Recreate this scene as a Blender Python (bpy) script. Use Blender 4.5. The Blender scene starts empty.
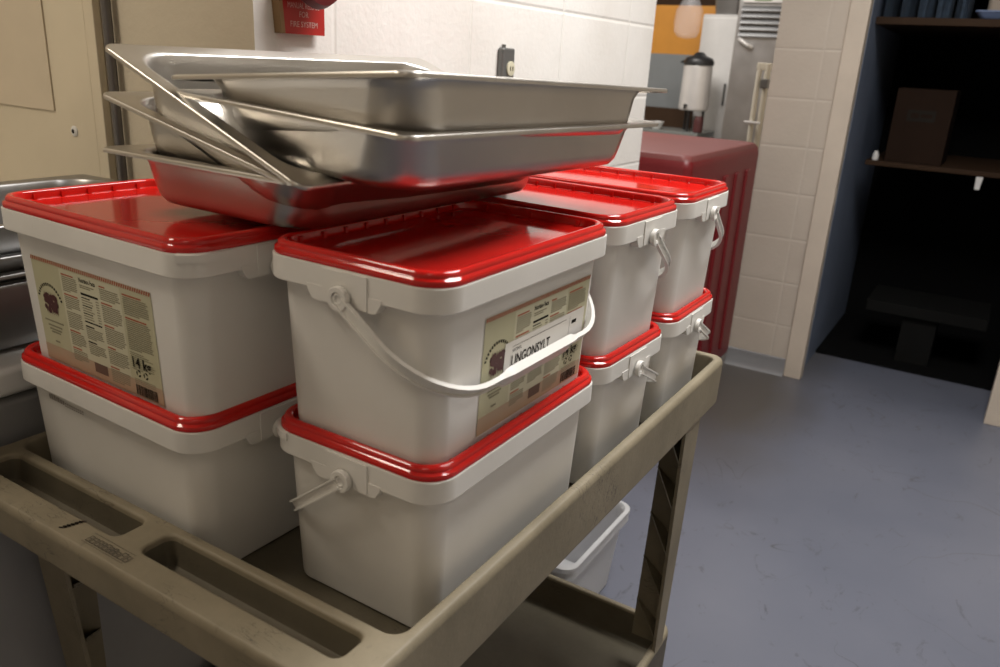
import bpy, bmesh, math, random
from mathutils import Matrix, Vector, Euler
random.seed(7)
C = bpy.context.scene.collection
PI = math.pi
sin, cos = math.sin, math.cos

# ------------------------------------------------------------------ materials
def new_mat(name):
    m = bpy.data.materials.new(name); m.use_nodes = True
    return m, m.node_tree.nodes, m.node_tree.links, m.node_tree.nodes['Principled BSDF']

def setp(b, **k):
    names = dict(col='Base Color', rough='Roughness', metal='Metallic', spec='Specular IOR Level', coat='Coat Weight', coatr='Coat Roughness',
                 trans='Transmission Weight', alpha='Alpha', aniso='Anisotropic', ior='IOR', em='Emission Color', ems='Emission Strength', sss='Subsurface Weight')
    for a, v in k.items():
        if a in ('col', 'em'): v = (*v, 1) if len(v) == 3 else v
        b.inputs[names[a]].default_value = v

def mix_col(N, L, fac, a, b):
    x = N.new('ShaderNodeMix'); x.data_type = 'RGBA'
    if hasattr(fac, 'is_output'): L.new(fac, x.inputs[0])
    else: x.inputs[0].default_value = fac
    for s, v in ((6, a), (7, b)):
        if hasattr(v, 'is_output'): L.new(v, x.inputs[s])
        else: x.inputs[s].default_value = (*v, 1)
    return x.outputs[2]

def noise(N, L, scale, detail=4, rough=.55, coord='Object', vscale=None, dist=0):
    tc = N.new('ShaderNodeTexCoord'); out = tc.outputs[coord]
    if vscale:
        mp = N.new('ShaderNodeMapping'); mp.inputs['Scale'].default_value = vscale
        L.new(out, mp.inputs[0]); out = mp.outputs[0]
    n = N.new('ShaderNodeTexNoise'); n.inputs['Scale'].default_value = scale
    n.inputs['Detail'].default_value = detail; n.inputs['Roughness'].default_value = rough
    n.inputs['Distortion'].default_value = dist
    L.new(out, n.inputs['Vector'])
    return n.outputs[0]

def ramp(N, L, src, a, b, ca=(0, 0, 0), cb=(1, 1, 1)):
    r = N.new('ShaderNodeValToRGB'); e = r.color_ramp.elements
    e[0].position = a; e[1].position = b; e[0].color = (*ca, 1); e[1].color = (*cb, 1)
    L.new(src, r.inputs[0]); return r.outputs[0]

def bump(N, L, b, h, strength, dist=.002, chain=None):
    x = N.new('ShaderNodeBump'); x.inputs['Strength'].default_value = strength; x.inputs['Distance'].default_value = dist
    L.new(h, x.inputs['Height'])
    if chain: L.new(chain, x.inputs['Normal'])
    if b: L.new(x.outputs[0], b.inputs['Normal'])
    return x.outputs[0]

def plain(name, col, rough=.5, metal=0, var=.12, vs=6, **k):
    m, N, L, b = new_mat(name)
    setp(b, col=col, rough=rough, metal=metal, **k)
    f = ramp(N, L, noise(N, L, vs), .35, .7)
    L.new(mix_col(N, L, f, tuple(c*(1-var) for c in col), col), b.inputs['Base Color'])
    return m

def plastic_white():
    m, N, L, b = new_mat('white_polyethylene')
    setp(b, rough=.34, spec=.45)
    f = ramp(N, L, noise(N, L, 7, 5), .4, .75)
    base = mix_col(N, L, f, (.70, .685, .65), (.76, .745, .715))
    g = ramp(N, L, noise(N, L, 60, 6, .75, vscale=(1, 1, .25)), .66, .80)
    c = mix_col(N, L, g, base, (.56, .53, .48))
    L.new(c, b.inputs['Base Color'])
    bump(N, L, b, noise(N, L, 220, 2), .05, .0006)
    return m

def plastic_red():
    m, N, L, b = new_mat('red_lid_plastic')
    setp(b, rough=.09, spec=.5)
    f = ramp(N, L, noise(N, L, 9, 4), .35, .7)
    L.new(mix_col(N, L, f, (.46, .010, .008), (.54, .014, .009)), b.inputs['Base Color'])
    bump(N, L, b, noise(N, L, 14, 2), .10, .0012)
    return m

def steel(name, col=(.55, .53, .50), rough=.2, scr=.5, vs=(1, 1, 1)):
    m, N, L, b = new_mat(name)
    setp(b, col=col, metal=1, rough=rough)
    br = noise(N, L, 90, 4, .6, vscale=vs)
    sm = noise(N, L, 5, 4)
    r = N.new('ShaderNodeMapRange'); r.inputs[3].default_value = rough*.75; r.inputs[4].default_value = rough*1.5
    L.new(sm, r.inputs[0]); L.new(r.outputs[0], b.inputs['Roughness'])
    dark = ramp(N, L, noise(N, L, 38, 7, .72, vscale=(1, .35, 1)), .67, .74)
    dk = mix_col(N, L, dark, col, tuple(c*.45 for c in col))
    cl = mix_col(N, L, ramp(N, L, sm, .3, .7), tuple(c*.82 for c in col), dk)
    L.new(cl, b.inputs['Base Color'])
    bump(N, L, b, br, .035*scr, .001, bump(N, L, None, noise(N, L, 11, 2), .05, .004))
    return m

def cart_mat(name, k=1.0):
    m, N, L, b = new_mat(name)
    setp(b, rough=.55, spec=.35)
    f = ramp(N, L, noise(N, L, 6, 6, .65), .3, .72)
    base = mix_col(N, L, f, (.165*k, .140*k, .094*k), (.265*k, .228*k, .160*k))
    st = ramp(N, L, noise(N, L, 45, 8, .8, vscale=(1, .4, 1)), .60, .72)
    c = mix_col(N, L, st, base, (.12, .10, .07))
    sc = ramp(N, L, noise(N, L, 26, 3, .5, vscale=(.35, 2.2, 1), dist=2.2), .485, .5)
    sc2 = ramp(N, L, noise(N, L, 26, 3, .5, vscale=(.35, 2.2, 1), dist=2.2), .5, .515, (1, 1, 1), (0, 0, 0))
    mu = N.new('ShaderNodeMath'); mu.operation = 'MULTIPLY'; L.new(sc, mu.inputs[0]); L.new(sc2, mu.inputs[1])
    mk = N.new('ShaderNodeMath'); mk.operation = 'MULTIPLY'; L.new(mu.outputs[0], mk.inputs[0])
    L.new(ramp(N, L, noise(N, L, 9, 2), .55, .65), mk.inputs[1])
    c = mix_col(N, L, mk.outputs[0], c, (.06, .05, .04))
    L.new(c, b.inputs['Base Color'])
    bump(N, L, b, noise(N, L, 130, 3), .22, .0015)
    return m

def block_wall(name, c1, c2, joint, u_axis, u_off, z_off, bw, bh, rough=.55, bs=.5, jk=1.0):
    """painted concrete block: stack-bonded joints in world metres"""
    m, N, L, b = new_mat(name)
    setp(b, rough=rough, spec=.4)
    geo = N.new('ShaderNodeNewGeometry'); sp = N.new('ShaderNodeSeparateXYZ'); L.new(geo.outputs['Position'], sp.inputs[0])
    def jointline(src, off, pitch, w):
        a = N.new('ShaderNodeMath'); a.operation = 'SUBTRACT'; L.new(src, a.inputs[0]); a.inputs[1].default_value = off - pitch*200.5
        d = N.new('ShaderNodeMath'); d.operation = 'MODULO'; L.new(a.outputs[0], d.inputs[0]); d.inputs[1].default_value = pitch
        s = N.new('ShaderNodeMath'); s.operation = 'SUBTRACT'; L.new(d.outputs[0], s.inputs[0]); s.inputs[1].default_value = pitch/2
        q = N.new('ShaderNodeMath'); q.operation = 'ABSOLUTE'; L.new(s.outputs[0], q.inputs[0])
        r = N.new('ShaderNodeMapRange'); r.inputs[1].default_value = 0; r.inputs[2].default_value = w
        r.inputs[3].default_value = 0; r.inputs[4].default_value = 1; r.interpolation_type = 'SMOOTHSTEP'
        L.new(q.outputs[0], r.inputs[0]); return r.outputs[0]
    ju = jointline(sp.outputs[u_axis], u_off, bw, .0075); jz = jointline(sp.outputs[2], z_off, bh, .0075)
    mn = N.new('ShaderNodeMath'); mn.operation = 'MINIMUM'; L.new(ju, mn.inputs[0]); L.new(jz, mn.inputs[1])
    f = ramp(N, L, noise(N, L, 3.5, 5), .3, .75)
    base = mix_col(N, L, f, c1, c2)
    inv = ramp(N, L, mn.outputs[0], 0, 1, (1, 1, 1), (0, 0, 0))
    jm = N.new('ShaderNodeMath'); jm.operation = 'MULTIPLY'; jm.inputs[1].default_value = .55*jk; L.new(inv, jm.inputs[0])
    L.new(mix_col(N, L, jm.outputs[0], base, joint), b.inputs['Base Color'])
    n1 = bump(N, L, None, noise(N, L, 75, 4, .6), .28*bs, .004)
    bump(N, L, b, mn.outputs[0], .6*jk, .004, n1)
    return m

def floor_mat():
    m, N, L, b = new_mat('shaded_blue_grey_floor_paint')
    setp(b, rough=.42, spec=.4)
    big = ramp(N, L, noise(N, L, 1.3, 4, .5), .35, .65)
    base = mix_col(N, L, big, (.112, .122, .158), (.142, .150, .186))
    geo = N.new('ShaderNodeNewGeometry'); sp = N.new('ShaderNodeSeparateXYZ'); L.new(geo.outputs['Position'], sp.inputs[0])
    # shade painted as a brown tint by the red cabinet, fading towards the doorway
    nz = noise(N, L, 2.2, 3)
    a = N.new('ShaderNodeMath'); a.operation = 'MULTIPLY_ADD'; L.new(nz, a.inputs[0]); a.inputs[1].default_value = .35; L.new(sp.outputs[0], a.inputs[2])
    wx = ramp(N, L, a.outputs[0], .02, .30, (1, 1, 1), (0, 0, 0))
    wy = ramp(N, L, sp.outputs[1], .0, 1.0)
    ym = N.new('ShaderNodeMapRange'); ym.inputs[1].default_value = 1.5; ym.inputs[2].default_value = 2.3; L.new(sp.outputs[1], ym.inputs[0])
    mu = N.new('ShaderNodeMath'); mu.operation = 'MULTIPLY'; L.new(wx, mu.inputs[0]); L.new(ym.outputs[0], mu.inputs[1])
    c = mix_col(N, L, mu.outputs[0], base, (.085, .077, .07))
    sc = ramp(N, L, noise(N, L, 16, 6, .7, vscale=(1, .6, 1), dist=1.2), .60, .70)
    c = mix_col(N, L, sc, c, (.078, .080, .095))
    s2 = ramp(N, L, noise(N, L, 3.1, 2, .5, vscale=(1, .8, 1), dist=1.0), .497, .5)
    s3 = ramp(N, L, noise(N, L, 3.1, 2, .5, vscale=(1, .8, 1), dist=1.0), .5, .503, (1, 1, 1), (0, 0, 0))
    m2 = N.new('ShaderNodeMath'); m2.operation = 'MULTIPLY'; L.new(s2, m2.inputs[0]); L.new(s3, m2.inputs[1])
    m3 = N.new('ShaderNodeMath'); m3.operation = 'MULTIPLY'; L.new(m2.outputs[0], m3.inputs[0]); L.new(ramp(N, L, noise(N, L, 2, 1), .5, .6), m3.inputs[1])
    c = mix_col(N, L, m3.outputs[0], c, (.07, .068, .072))
    L.new(c, b.inputs['Base Color'])
    bump(N, L, b, noise(N, L, 18, 5), .08, .003)
    return m

M = {}
M['white'] = plastic_white(); M['red'] = plastic_red()
M['steel'] = steel('brushed_stainless', (.62, .595, .555), .28); M['steel2'] = steel('dull_stainless', (.36, .355, .35), .34)
M['cart'] = cart_mat('beige_structural_foam'); M['cart_shade'] = cart_mat('shaded_structural_foam', .5)  # second foam is a darker copy with the recess shade put into its colour
M['floor'] = floor_mat()
M['wall_white'] = block_wall('white_painted_block', (.70, .67, .63), (.80, .78, .75), (.74, .71, .66), 1, .80, 1.225, .42, .2115, bs=1.0, jk=.7)
M['wall_beige'] = block_wall('beige_block', (.50, .44, .34), (.56, .50, .39), (.46, .40, .31), 0, -5.0, 1.9, 9., 1.3, bs=1.0)  # darker beige blocks for the alcove side
M['wall_cream'] = block_wall('cream_painted_block', (.43, .375, .315), (.48, .425, .36), (.52, .47, .41), 0, -.193, 1.222, .406, .198, bs=.9, jk=.5)
M['cream_flat'] = plain('cream_wall_paint', (.62, .56, .47), .6)
M['frame'] = plain('cream_frame_enamel', (.54, .47, .39), .4)
M['panel'] = plain('beige_sheet_metal', (.60, .53, .40), .45, vs=3)
M['paper'] = plain('tan_paper', (.57, .49, .37), .7, vs=4)
M['pipe'] = plain('grey_pipe', (.16, .15, .145), .35, metal=.6)
M['cove'] = plain('grey_cove_base', (.20, .20, .205), .5)
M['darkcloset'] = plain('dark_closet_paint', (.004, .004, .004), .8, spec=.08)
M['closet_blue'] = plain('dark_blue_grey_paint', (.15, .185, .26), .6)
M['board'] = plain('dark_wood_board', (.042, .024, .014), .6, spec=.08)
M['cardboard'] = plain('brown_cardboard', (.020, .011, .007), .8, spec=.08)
M['black'] = plain('black_plastic', (.012, .012, .013), .4)
M['ink'] = plain('black_ink', (.02, .017, .014), .6, spec=.05)
M['ink_grey'] = plain('grey_ink', (.26, .24, .16), .6)
M['ink_red'] = plain('rust_red_ink', (.42, .10, .045), .6)
M['label'] = plain('sage_label_paper', (.52, .50, .33), .42, var=.06)
M['label_pale'] = plain('pale_label_print', (.60, .58, .42), .42, var=.05)
M['label_dark'] = plain('sage_label_block', (.40, .385, .25), .42, var=.05)
M['label_pink'] = plain('pink_label_band', (.45, .34, .23), .42, var=.05)
M['berry'] = plain('dark_berry_print', (.075, .018, .018), .5)
M['sticker'] = plain('white_sticker', (.72, .70, .66), .5, var=.04)
M['brown_print'] = plain('brown_print', (.14, .085, .06), .6)
M['faint'] = plain('faint_grey_print', (.40, .37, .33), .6)
M['sign_red'] = plain('red_sign_enamel', (.42, .022, .018), .35)
M['sign_dark'] = plain('dark_red_enamel', (.12, .006, .008), .55)
M['sign_side'] = plain('tan_sign_edge', (.30, .19, .09), .6)
M['sign_text'] = plain('pale_sign_lettering', (.62, .42, .38), .5)
M['box_grey'] = plain('grey_metal_box', (.17, .17, .165), .4, metal=.5)
M['ivory'] = plain('ivory_plastic', (.62, .58, .43), .4)
M['red_cabinet'] = plain('maroon_plastic', (.15, .005, .008), .42, vs=4)
M['red_cabinet_top'] = plain('pale_maroon_plastic', (.15, .035, .032), .5, vs=5)  # paler, browner maroon for the cabinet top
M['freezer'] = plain('shaded_white_enamel', (.30, .30, .305), .35)  # white enamel greyed, the side's shade is in the colour
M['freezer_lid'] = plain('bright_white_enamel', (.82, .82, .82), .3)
M['rubber'] = plain('grey_rubber', (.06, .06, .06), .7)
M['orange'] = plain('orange_wall_paint', (.62, .27, .035), .5)
M['grey_wall'] = plain('grey_wall_paint', (.22, .235, .24), .5)
M['ss_light'] = steel('pale_stainless', (.62, .61, .61), .32)
M['off_white'] = plain('off_white_enamel', (.66, .65, .63), .4)
M['canister'] = plain('bright_canister_enamel', (.70, .68, .66), .32, metal=.35)
M['counter_top'] = plain('pale_steel_worktop', (.30, .32, .31), .25, metal=.5)
M['counter_dark'] = plain('dark_counter_front', (.05, .06, .06), .5)
M['louver'] = plain('grey_louver', (.10, .10, .10), .35, metal=.7)
M['display'] = plain('green_display', (.20, .26, .12), .3)
M['beige_pipe'] = plain('cream_pipe_paint', (.60, .56, .46), .4)
M['denim'] = plain('dark_denim', (.030, .050, .080), .9, vs=30, var=.5)
M['tub_blue'] = plain('pale_blue_plastic', (.16, .22, .38), .5)
M['tub_beige'] = plain('beige_tub_fill', (.30, .25, .20), .7)
M['ceiling'] = plain('white_ceiling_tile', (.70, .68, .64), .8)
M['bench'] = plain('dim_grey_bench', (.008, .008, .0075), .7, spec=.08)
def translucent(name, col, rough, tr):
    m, N, L, b = new_mat(name); setp(b, col=col, rough=rough, trans=tr, ior=1.4)
    return m
M['frosted'] = translucent('frosted_plastic', (.74, .74, .75), .45, .5)
M['film'] = plain('clear_plastic_film', (.85, .85, .88), .15, alpha=.16)
M['crust'] = plain('dirt', (.07, .06, .05), .9)

# ------------------------------------------------------------------ mesh helpers
def rr(hx, hy, r, n=8, cx=0, cy=0):
    r = min(r, hx-1e-4, hy-1e-4); P = []
    for k, (sx, sy) in enumerate(((1, 1), (-1, 1), (-1, -1), (1, -1))):
        for i in range(n+1):
            a = k*PI/2 + i*PI/2/n
            P.append((cx+sx*(hx-r)+r*cos(a), cy+sy*(hy-r)+r*sin(a)))
    return P

def side_split(P, ys):
    """extra points on the two long straight sides of a rounded-rectangle loop"""
    q = len(P)//4; A_, B_, C_, D_ = P[:q], P[q:2*q], P[2*q:3*q], P[3*q:]
    return A_ + B_ + [(B_[-1][0], y) for y in sorted(ys, reverse=True)] + C_ + D_ + [(D_[-1][0], y) for y in sorted(ys)]

def ring(bm, pts, z):
    return [bm.verts.new((p[0], p[1], z(p) if callable(z) else z)) for p in pts]

def bridge(bm, a, b, mi=0, flip=False):
    n = len(a); out = []
    for i in range(n):
        j = (i+1) % n
        q = (a[i], a[j], b[j], b[i])
        f = bm.faces.new(q[::-1] if flip else q); f.material_index = mi; out.append(f)
    return out

def loft(bm, rings, mi=0, cap0=False, cap1=False, flip=False):
    for a, b in zip(rings, rings[1:]): bridge(bm, a, b, mi, flip)
    if cap0: bm.faces.new(rings[0][::-1] if not flip else rings[0]).material_index = mi
    if cap1: bm.faces.new(rings[-1] if not flip else rings[-1][::-1]).material_index = mi

def box(bm, x0, x1, y0, y1, z0, z1, mi=0, bev=0, seg=2, mat=None):
    r = bmesh.ops.create_cube(bm, size=1)
    vs = r['verts']
    for v in vs:
        v.co = Vector((x0+(v.co.x+.5)*(x1-x0), y0+(v.co.y+.5)*(y1-y0), z0+(v.co.z+.5)*(z1-z0)))
    fs = set(f for v in vs for f in v.link_faces)
    for f in fs: f.material_index = mi
    if bev:
        es = list(set(e for v in vs for e in v.link_edges))
        rb = bmesh.ops.bevel(bm, geom=es, offset=bev, segments=seg, affect='EDGES', profile=.5)
        for f in rb['faces']: f.material_index = mi
        vs = list(set(v for f in rb['faces'] for v in f.verts) | set(v for v in vs if v.is_valid))
    if mat is not None: bmesh.ops.transform(bm, matrix=mat, verts=vs)
    return vs

def tube(bm, pts, r, n=12, mi=0, cap=True):
    P = [Vector(p) for p in pts]; prev = None; rs = r if isinstance(r, (list, tuple)) else [r]*len(P)
    T = [(P[min(i+1, len(P)-1)]-P[max(i-1, 0)]).normalized() for i in range(len(P))]
    up = Vector((0, 0, 1)) if abs(T[0].z) < .9 else Vector((1, 0, 0))
    u = T[0].cross(up).normalized(); first = None
    for i, p in enumerate(P):
        u = (u - T[i]*u.dot(T[i])).normalized(); w = T[i].cross(u)
        cur = [bm.verts.new(p + (u*cos(2*PI*k/n) + w*sin(2*PI*k/n))*rs[i]) for k in range(n)]
        if prev: bridge(bm, prev, cur, mi)
        else: first = cur
        prev = cur
    if cap:
        bm.faces.new(first[::-1]).material_index = mi; bm.faces.new(prev).material_index = mi

def lathe(bm, prof, n=24, mi=0, mat=None):
    rings = []
    for r, z in prof:
        rings.append([bm.verts.new((max(r, 1e-4)*cos(2*PI*k/n), max(r, 1e-4)*sin(2*PI*k/n), z)) for k in range(n)])
    loft(bm, rings, mi, True, True)
    if mat is not None: bmesh.ops.transform(bm, matrix=mat, verts=[v for g in rings for v in g])

def prism(bm, poly, fn, d0, d1, mi=0):
    """poly of 2D points extruded between d0 and d1; fn(u, v, d) -> xyz"""
    a = [bm.verts.new(fn(u, v, d0)) for u, v in poly]; b = [bm.verts.new(fn(u, v, d1)) for u, v in poly]
    bridge(bm, a, b, mi); bm.faces.new(a[::-1]).material_index = mi; bm.faces.new(b).material_index = mi

def finish(name, bm, mats, parent=None, angle=38, recalc=True):
    if recalc: bmesh.ops.recalc_face_normals(bm, faces=bm.faces)
    for f in bm.faces: f.smooth = True
    lim = math.radians(angle)
    for e in bm.edges:
        if len(e.link_faces) == 2:
            e.smooth = e.calc_face_angle(0) < lim
    me = bpy.data.meshes.new(name); bm.to_mesh(me); bm.free()
    for m in (mats if isinstance(mats, (list, tuple)) else [mats]): me.materials.append(m)
    o = bpy.data.objects.new(name, me); C.objects.link(o)
    if parent: o.parent = parent
    if recalc and angle < 100:
        wn = o.modifiers.new('weighted_normal', 'WEIGHTED_NORMAL'); wn.keep_sharp = True; wn.weight = 60
    return o

def tag(o, label, cat, group=None):
    o['label'] = label; o['category'] = cat
    if group: o['group'] = group
    return o

def thing(name, label, cat, loc=(0, 0, 0), rot=(0, 0, 0), group=None):
    o = bpy.data.objects.new(name, None); C.objects.link(o)
    o.location = loc; o.rotation_euler = rot; o.empty_display_size = .05
    return tag(o, label, cat, group)

def struct(name, bm, mats, angle=38):
    o = finish(name, bm, mats, None, angle); o['kind'] = 'structure'; return o

def copy_tree(o, parent=None):
    c = o.copy(); C.objects.link(c); c.parent = parent
    for ch in list(o.children): copy_tree(ch, c)
    return c

def BM(): return bmesh.new()

def text_polys(txt, size, bold=0.0):
    cu = bpy.data.curves.new('lettering', 'FONT'); cu.body = txt; cu.size = size; cu.offset = bold; cu.resolution_u = 3
    o = bpy.data.objects.new('lettering', cu); C.objects.link(o)
    dg = bpy.context.evaluated_depsgraph_get(); me = o.evaluated_get(dg).to_mesh()
    vs = [(v.co.x, v.co.y) for v in me.vertices]; fs = [tuple(p.vertices) for p in me.polygons]
    o.evaluated_get(dg).to_mesh_clear(); bpy.data.objects.remove(o); bpy.data.curves.remove(cu)
    return vs, fs

class Print:
    """flat printed sheet built in its own (s, t) plane, layers stacked by a hair"""
    def __init__(self, frame): self.bm = BM(); self.fr = frame
    def poly(self, pts, mi, d):
        vs = [self.bm.verts.new(self.fr(s, t, d)) for s, t in pts]
        f = self.bm.faces.new(vs); f.material_index = mi
    def rect(self, s0, s1, t0, t1, mi, d): self.poly([(s0, t0), (s1, t0), (s1, t1), (s0, t1)], mi, d)
    def disc(self, s, t, r, mi, d, n=10, ratio=1): self.poly([(s+r*cos(2*PI*k/n), t+r*ratio*sin(2*PI*k/n)) for k in range(n)], mi, d)
    def text(self, txt, s, t, size, mi, d, width=None, bold=0.0, rot=0, center=False):
        vs, fs = text_polys(txt, size, bold)
        if not vs: return
        x0 = min(v[0] for v in vs); x1 = max(v[0] for v in vs); k = width/(x1-x0) if width else 1
        off = (x1-x0)*k/2 if center else 0
        V = []
        for x, y in vs:
            a, b = (x-x0)*k-off, y
            V.append(self.bm.verts.new(self.fr(s+a*cos(rot)-b*sin(rot), t+a*sin(rot)+b*cos(rot), d)))
        for f in fs:
            try: self.bm.faces.new([V[i] for i in f]).material_index = mi
            except ValueError: pass

# ------------------------------------------------------------------ camera
R = [[0.8469134841678455, 0.5290420285587925, 0.05340489072246323], [0.2156430743506724, -0.24992271376565744, -0.9439474040584039],
     [-0.48604075427814786, 0.8109581796630496, -0.32574716578709034]]
cam_d = bpy.data.cameras.new('camera'); cam = bpy.data.objects.new('camera', cam_d); C.objects.link(cam)
mw = Matrix.Identity(4)
for i in range(3):
    mw[i][0] = R[0][i]; mw[i][1] = -R[1][i]; mw[i][2] = -R[2][i]
mw.translation = Vector((.52047, -.71676, 1.31652))
cam.matrix_world = mw
cam_d.sensor_width = 36; cam_d.lens = 28.705; cam_d.clip_start = .02
cam_d.dof.use_dof = True; cam_d.dof.focus_distance = 1.15; cam_d.dof.aperture_fstop = 6.3
bpy.context.scene.camera = cam

# ------------------------------------------------------------------ room shell
def sbox(name, x0, x1, y0, y1, z0, z1, mat, bev=0):
    bm = BM(); box(bm, x0, x1, y0, y1, z0, z1, bev=bev); return struct(name, bm, mat)
HC = 2.75
sbox('floor', -3.2, 2.6, -2.4, 5.4, -.1, 0, M['floor'])
sbox('ceiling', -3.2, 2.6, -2.4, 5.4, HC, HC+.1, M['ceiling'])
bm = BM(); box(bm, -.655, -.505, .202, 1.835, 0, HC)
for f in bm.faces:
    if f.normal.y < -.5: f.material_index = 1
struct('wall_left', bm, [M['wall_white'], M['wall_beige']])
sbox('wall_alcove', -2.2, -.655, .202, .352, 0, HC, M['wall_beige'])
sbox('wall_beyond_alcove', -2.3, -2.2, -2.4, .352, 0, HC, M['cream_flat'])
sbox('wall_behind', -2.3, 2.6, -2.5, -2.4, 0, HC, M['cream_flat'])
sbox('wall_right', 2.5, 2.6, -2.4, 5.4, 0, HC, M['cream_flat'])
# end wall with the closet doorway
bm = BM(); box(bm, -.392, -.10, 2.93, 3.13, 0, HC); box(bm, .76, 2.5, 2.93, 3.13, 0, HC); box(bm, -.11, .76, 2.93, 3.13, 2.12, HC)
struct('wall_end', bm, M['wall_cream'])
bm = BM()
for x0, x1 in ((-.122, -.046), (.690, .765)):
    box(bm, x0, x1, 2.915, 2.975, 0, 2.06, bev=.004)
box(bm, -.122, .765, 2.915, 2.975, 2.06, 2.135, bev=.004)
box(bm, -.0475, -.0445, 2.935, 2.955, .80, .87)
struct('door_frame_1', bm, M['frame'])
bm = BM(); prism(bm, [(0, 0), (.03, 0), (.012, .02), (.006, .075), (0, .08)], lambda u, v, d: (d, 2.93-u, v), -.392, -.122)
box(bm, -.397, -.392, 2.92, 3.13, 0, .08)
struct('baseboard_end', bm, M['cove'])
bm = BM(); prism(bm, [(0, 0), (.03, 0), (.012, .02), (.006, .075), (0, .08)], lambda u, v, d: (d, 2.93-u, v), .765, 2.5)
struct('baseboard_right', bm, M['cove'])
# closet
sbox('wall_closet_left', -.2, -.068, 3.132, 4.3, 0, HC, M['closet_blue'])
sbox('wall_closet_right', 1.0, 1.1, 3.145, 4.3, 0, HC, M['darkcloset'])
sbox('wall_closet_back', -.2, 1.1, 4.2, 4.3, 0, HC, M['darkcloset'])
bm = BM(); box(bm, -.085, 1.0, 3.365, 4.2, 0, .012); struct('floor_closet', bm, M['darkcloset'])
# kitchen beyond the pass-through
bm = BM(); box(bm, -3.2, -.2, 5.0, 5.1, 0, 1.41, 1); box(bm, -3.2, -.2, 5.0, 5.1, 1.41, 1.73, 0); box(bm, -3.2, -.2, 5.0, 5.1, 1.73, HC, 2)
struct('wall_kitchen_back', bm, [M['orange'], M['grey_wall'], M['board']])
sbox('wall_kitchen_left', -3.2, -3.1, .352, 5.0, 0, HC, M['cream_flat'])
bm = BM(); box(bm, -3.1, -.655, .352, .40, 0, HC); struct('wall_kitchen_front', bm, M['cream_flat'])
bm = BM(); box(bm, -.392, -.2, 3.13, 5.0, 0, HC); struct('wall_kitchen_right', bm, M['cream_flat'])

# things on the alcove wall
bm = BM(); box(bm, -1.9, -.930, .190, .2018, .95, HC-.1, bev=.002); 
sheet = finish('access_panel', bm, M['panel']); tag(sheet, 'flat beige sheet metal panel on the wall behind the pan stack', 'wall panel')
bm = BM(); box(bm, -.925, -.895, .186, .202, .95, HC-.1, bev=.003)
tr = finish('trim_1', bm, M['panel']); tr['kind'] = 'structure'
bm = BM(); box(bm, -1.72, -1.055, .1865, .190, 1.174, 2.0, bev=.001)
o = finish('taped_sheet', bm, M['paper']); tag(o, 'large tan sheet fixed flat on the beige wall panel', 'paper')
bm = BM(); lathe(bm, [(.010, 0), (.010, .002), (.007, .004), (.004, .004), (.004, .001)], 16, mat=Matrix.Translation((-.998, .190, 1.141)) @ Matrix.Rotation(PI/2, 4, 'X'))
lathe(bm, [(.0042, 0), (.0042, .0045), (.0005, .0046)], 12, 1, mat=Matrix.Translation((-.998, .190, 1.141)) @ Matrix.Rotation(PI/2, 4, 'X'))
o = finish('screw', bm, [M['off_white'], M['ink']]); tag(o, 'screw with pale washer in the beige wall panel', 'screw')
bm = BM(); tube(bm, [(-.858, .188, .0), (-.858, .188, HC)], .0085, 14)
for z in (.6, 1.9): tube(bm, [(-.858, .188, z), (-.858, .188, z+.02)], .0115, 14)
o = finish('conduit_pipe', bm, M['pipe']); tag(o, 'thin dark grey pipe running up the beige wall', 'pipe')

# ------------------------------------------------------------------ wall outlet and fire release sign
t = thing('outlet_box', 'grey metal outlet box on the white block wall above the pans', 'outlet', (-.505, .938, 1.283))
bm = BM(); box(bm, 0, .017, -.026, .026, -.057, .057, bev=.005, seg=3)
tube(bm, [(.008, -.012, .05), (.008, -.012, .064)], .005, 8)
finish('housing', bm, M['box_grey'], t)
bm = BM(); lathe(bm, [(.0165, 0), (.0165, .003), (.014, .004), (.0005, .004)], 20, mat=Matrix.Translation((.017, .006, .012)) @ Matrix.Rotation(PI/2, 4, 'Y'))
for y in (-.005, .005): box(bm, .0205, .0218, y+.006-.0012, y+.006+.0012, .008, .017, 1)
finish('receptacle', bm, [M['ivory'], M['ink']], t)

t = thing('fire_release_sign', 'small red sign with white lettering below a dark red pull knob on the white wall', 'sign', (-.505, .272, 1.375))
bm = BM()
# the plate stands off the wall and its lower near edge is tapered
pl = [(-.020, -.039), (.068, -.039), (.068, .10), (-.033, .10)]
prism(bm, pl, lambda u, v, d: (d, u, v), .013, .016, 0)
prism(bm, [(-.028, -.039), (-.020, -.039), (-.033, .10), (-.041, .10)], lambda u, v, d: (d, u, v), 0, .016, 1)
prism(bm, [(.055, -.035), (.060, -.035), (.060, .10), (.055, .10)], lambda u, v, d: (d, u, v), 0, .013, 1)
finish('plate', bm, [M['sign_red'], M['sign_side']], t)
P = Print(lambda s, tt, d: (.0163+d, s, tt))
for txt, z, w in (('IN CASE OF FIRE', .02, .066), ('MANUAL RELEASE', .000, .070), ('FOR', -.013, .020), ('FIRE SYSTEM', -.028, .060)):
    P.text(txt, .021, z, .0125, 0, 0, width=w, center=True)
finish('lettering', P.bm, M['sign_text'], t, recalc=False)
bm = BM(); lathe(bm, [(.012, -.03), (.014, .0), (.046, .012), (.052, .026), (.046, .040), (.02, .046), (.0005, .047)], 28, mat=Matrix.Translation((.028, .014, .051)) @ Matrix.Rotation(PI/2, 4, 'Y'))
finish('pull_knob', bm, M['sign_dark'], t)

# ------------------------------------------------------------------ buckets
HX, HY, RC = .1134, .180, .034
ZSK, ZRB, ZRT = .1652, .1904, .2042
def in_ring(bm, ins, z, r=None): return ring(bm, rr(HX-ins, HY-ins, (RC if r is None else r)-ins*.6, 9), z)

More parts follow.
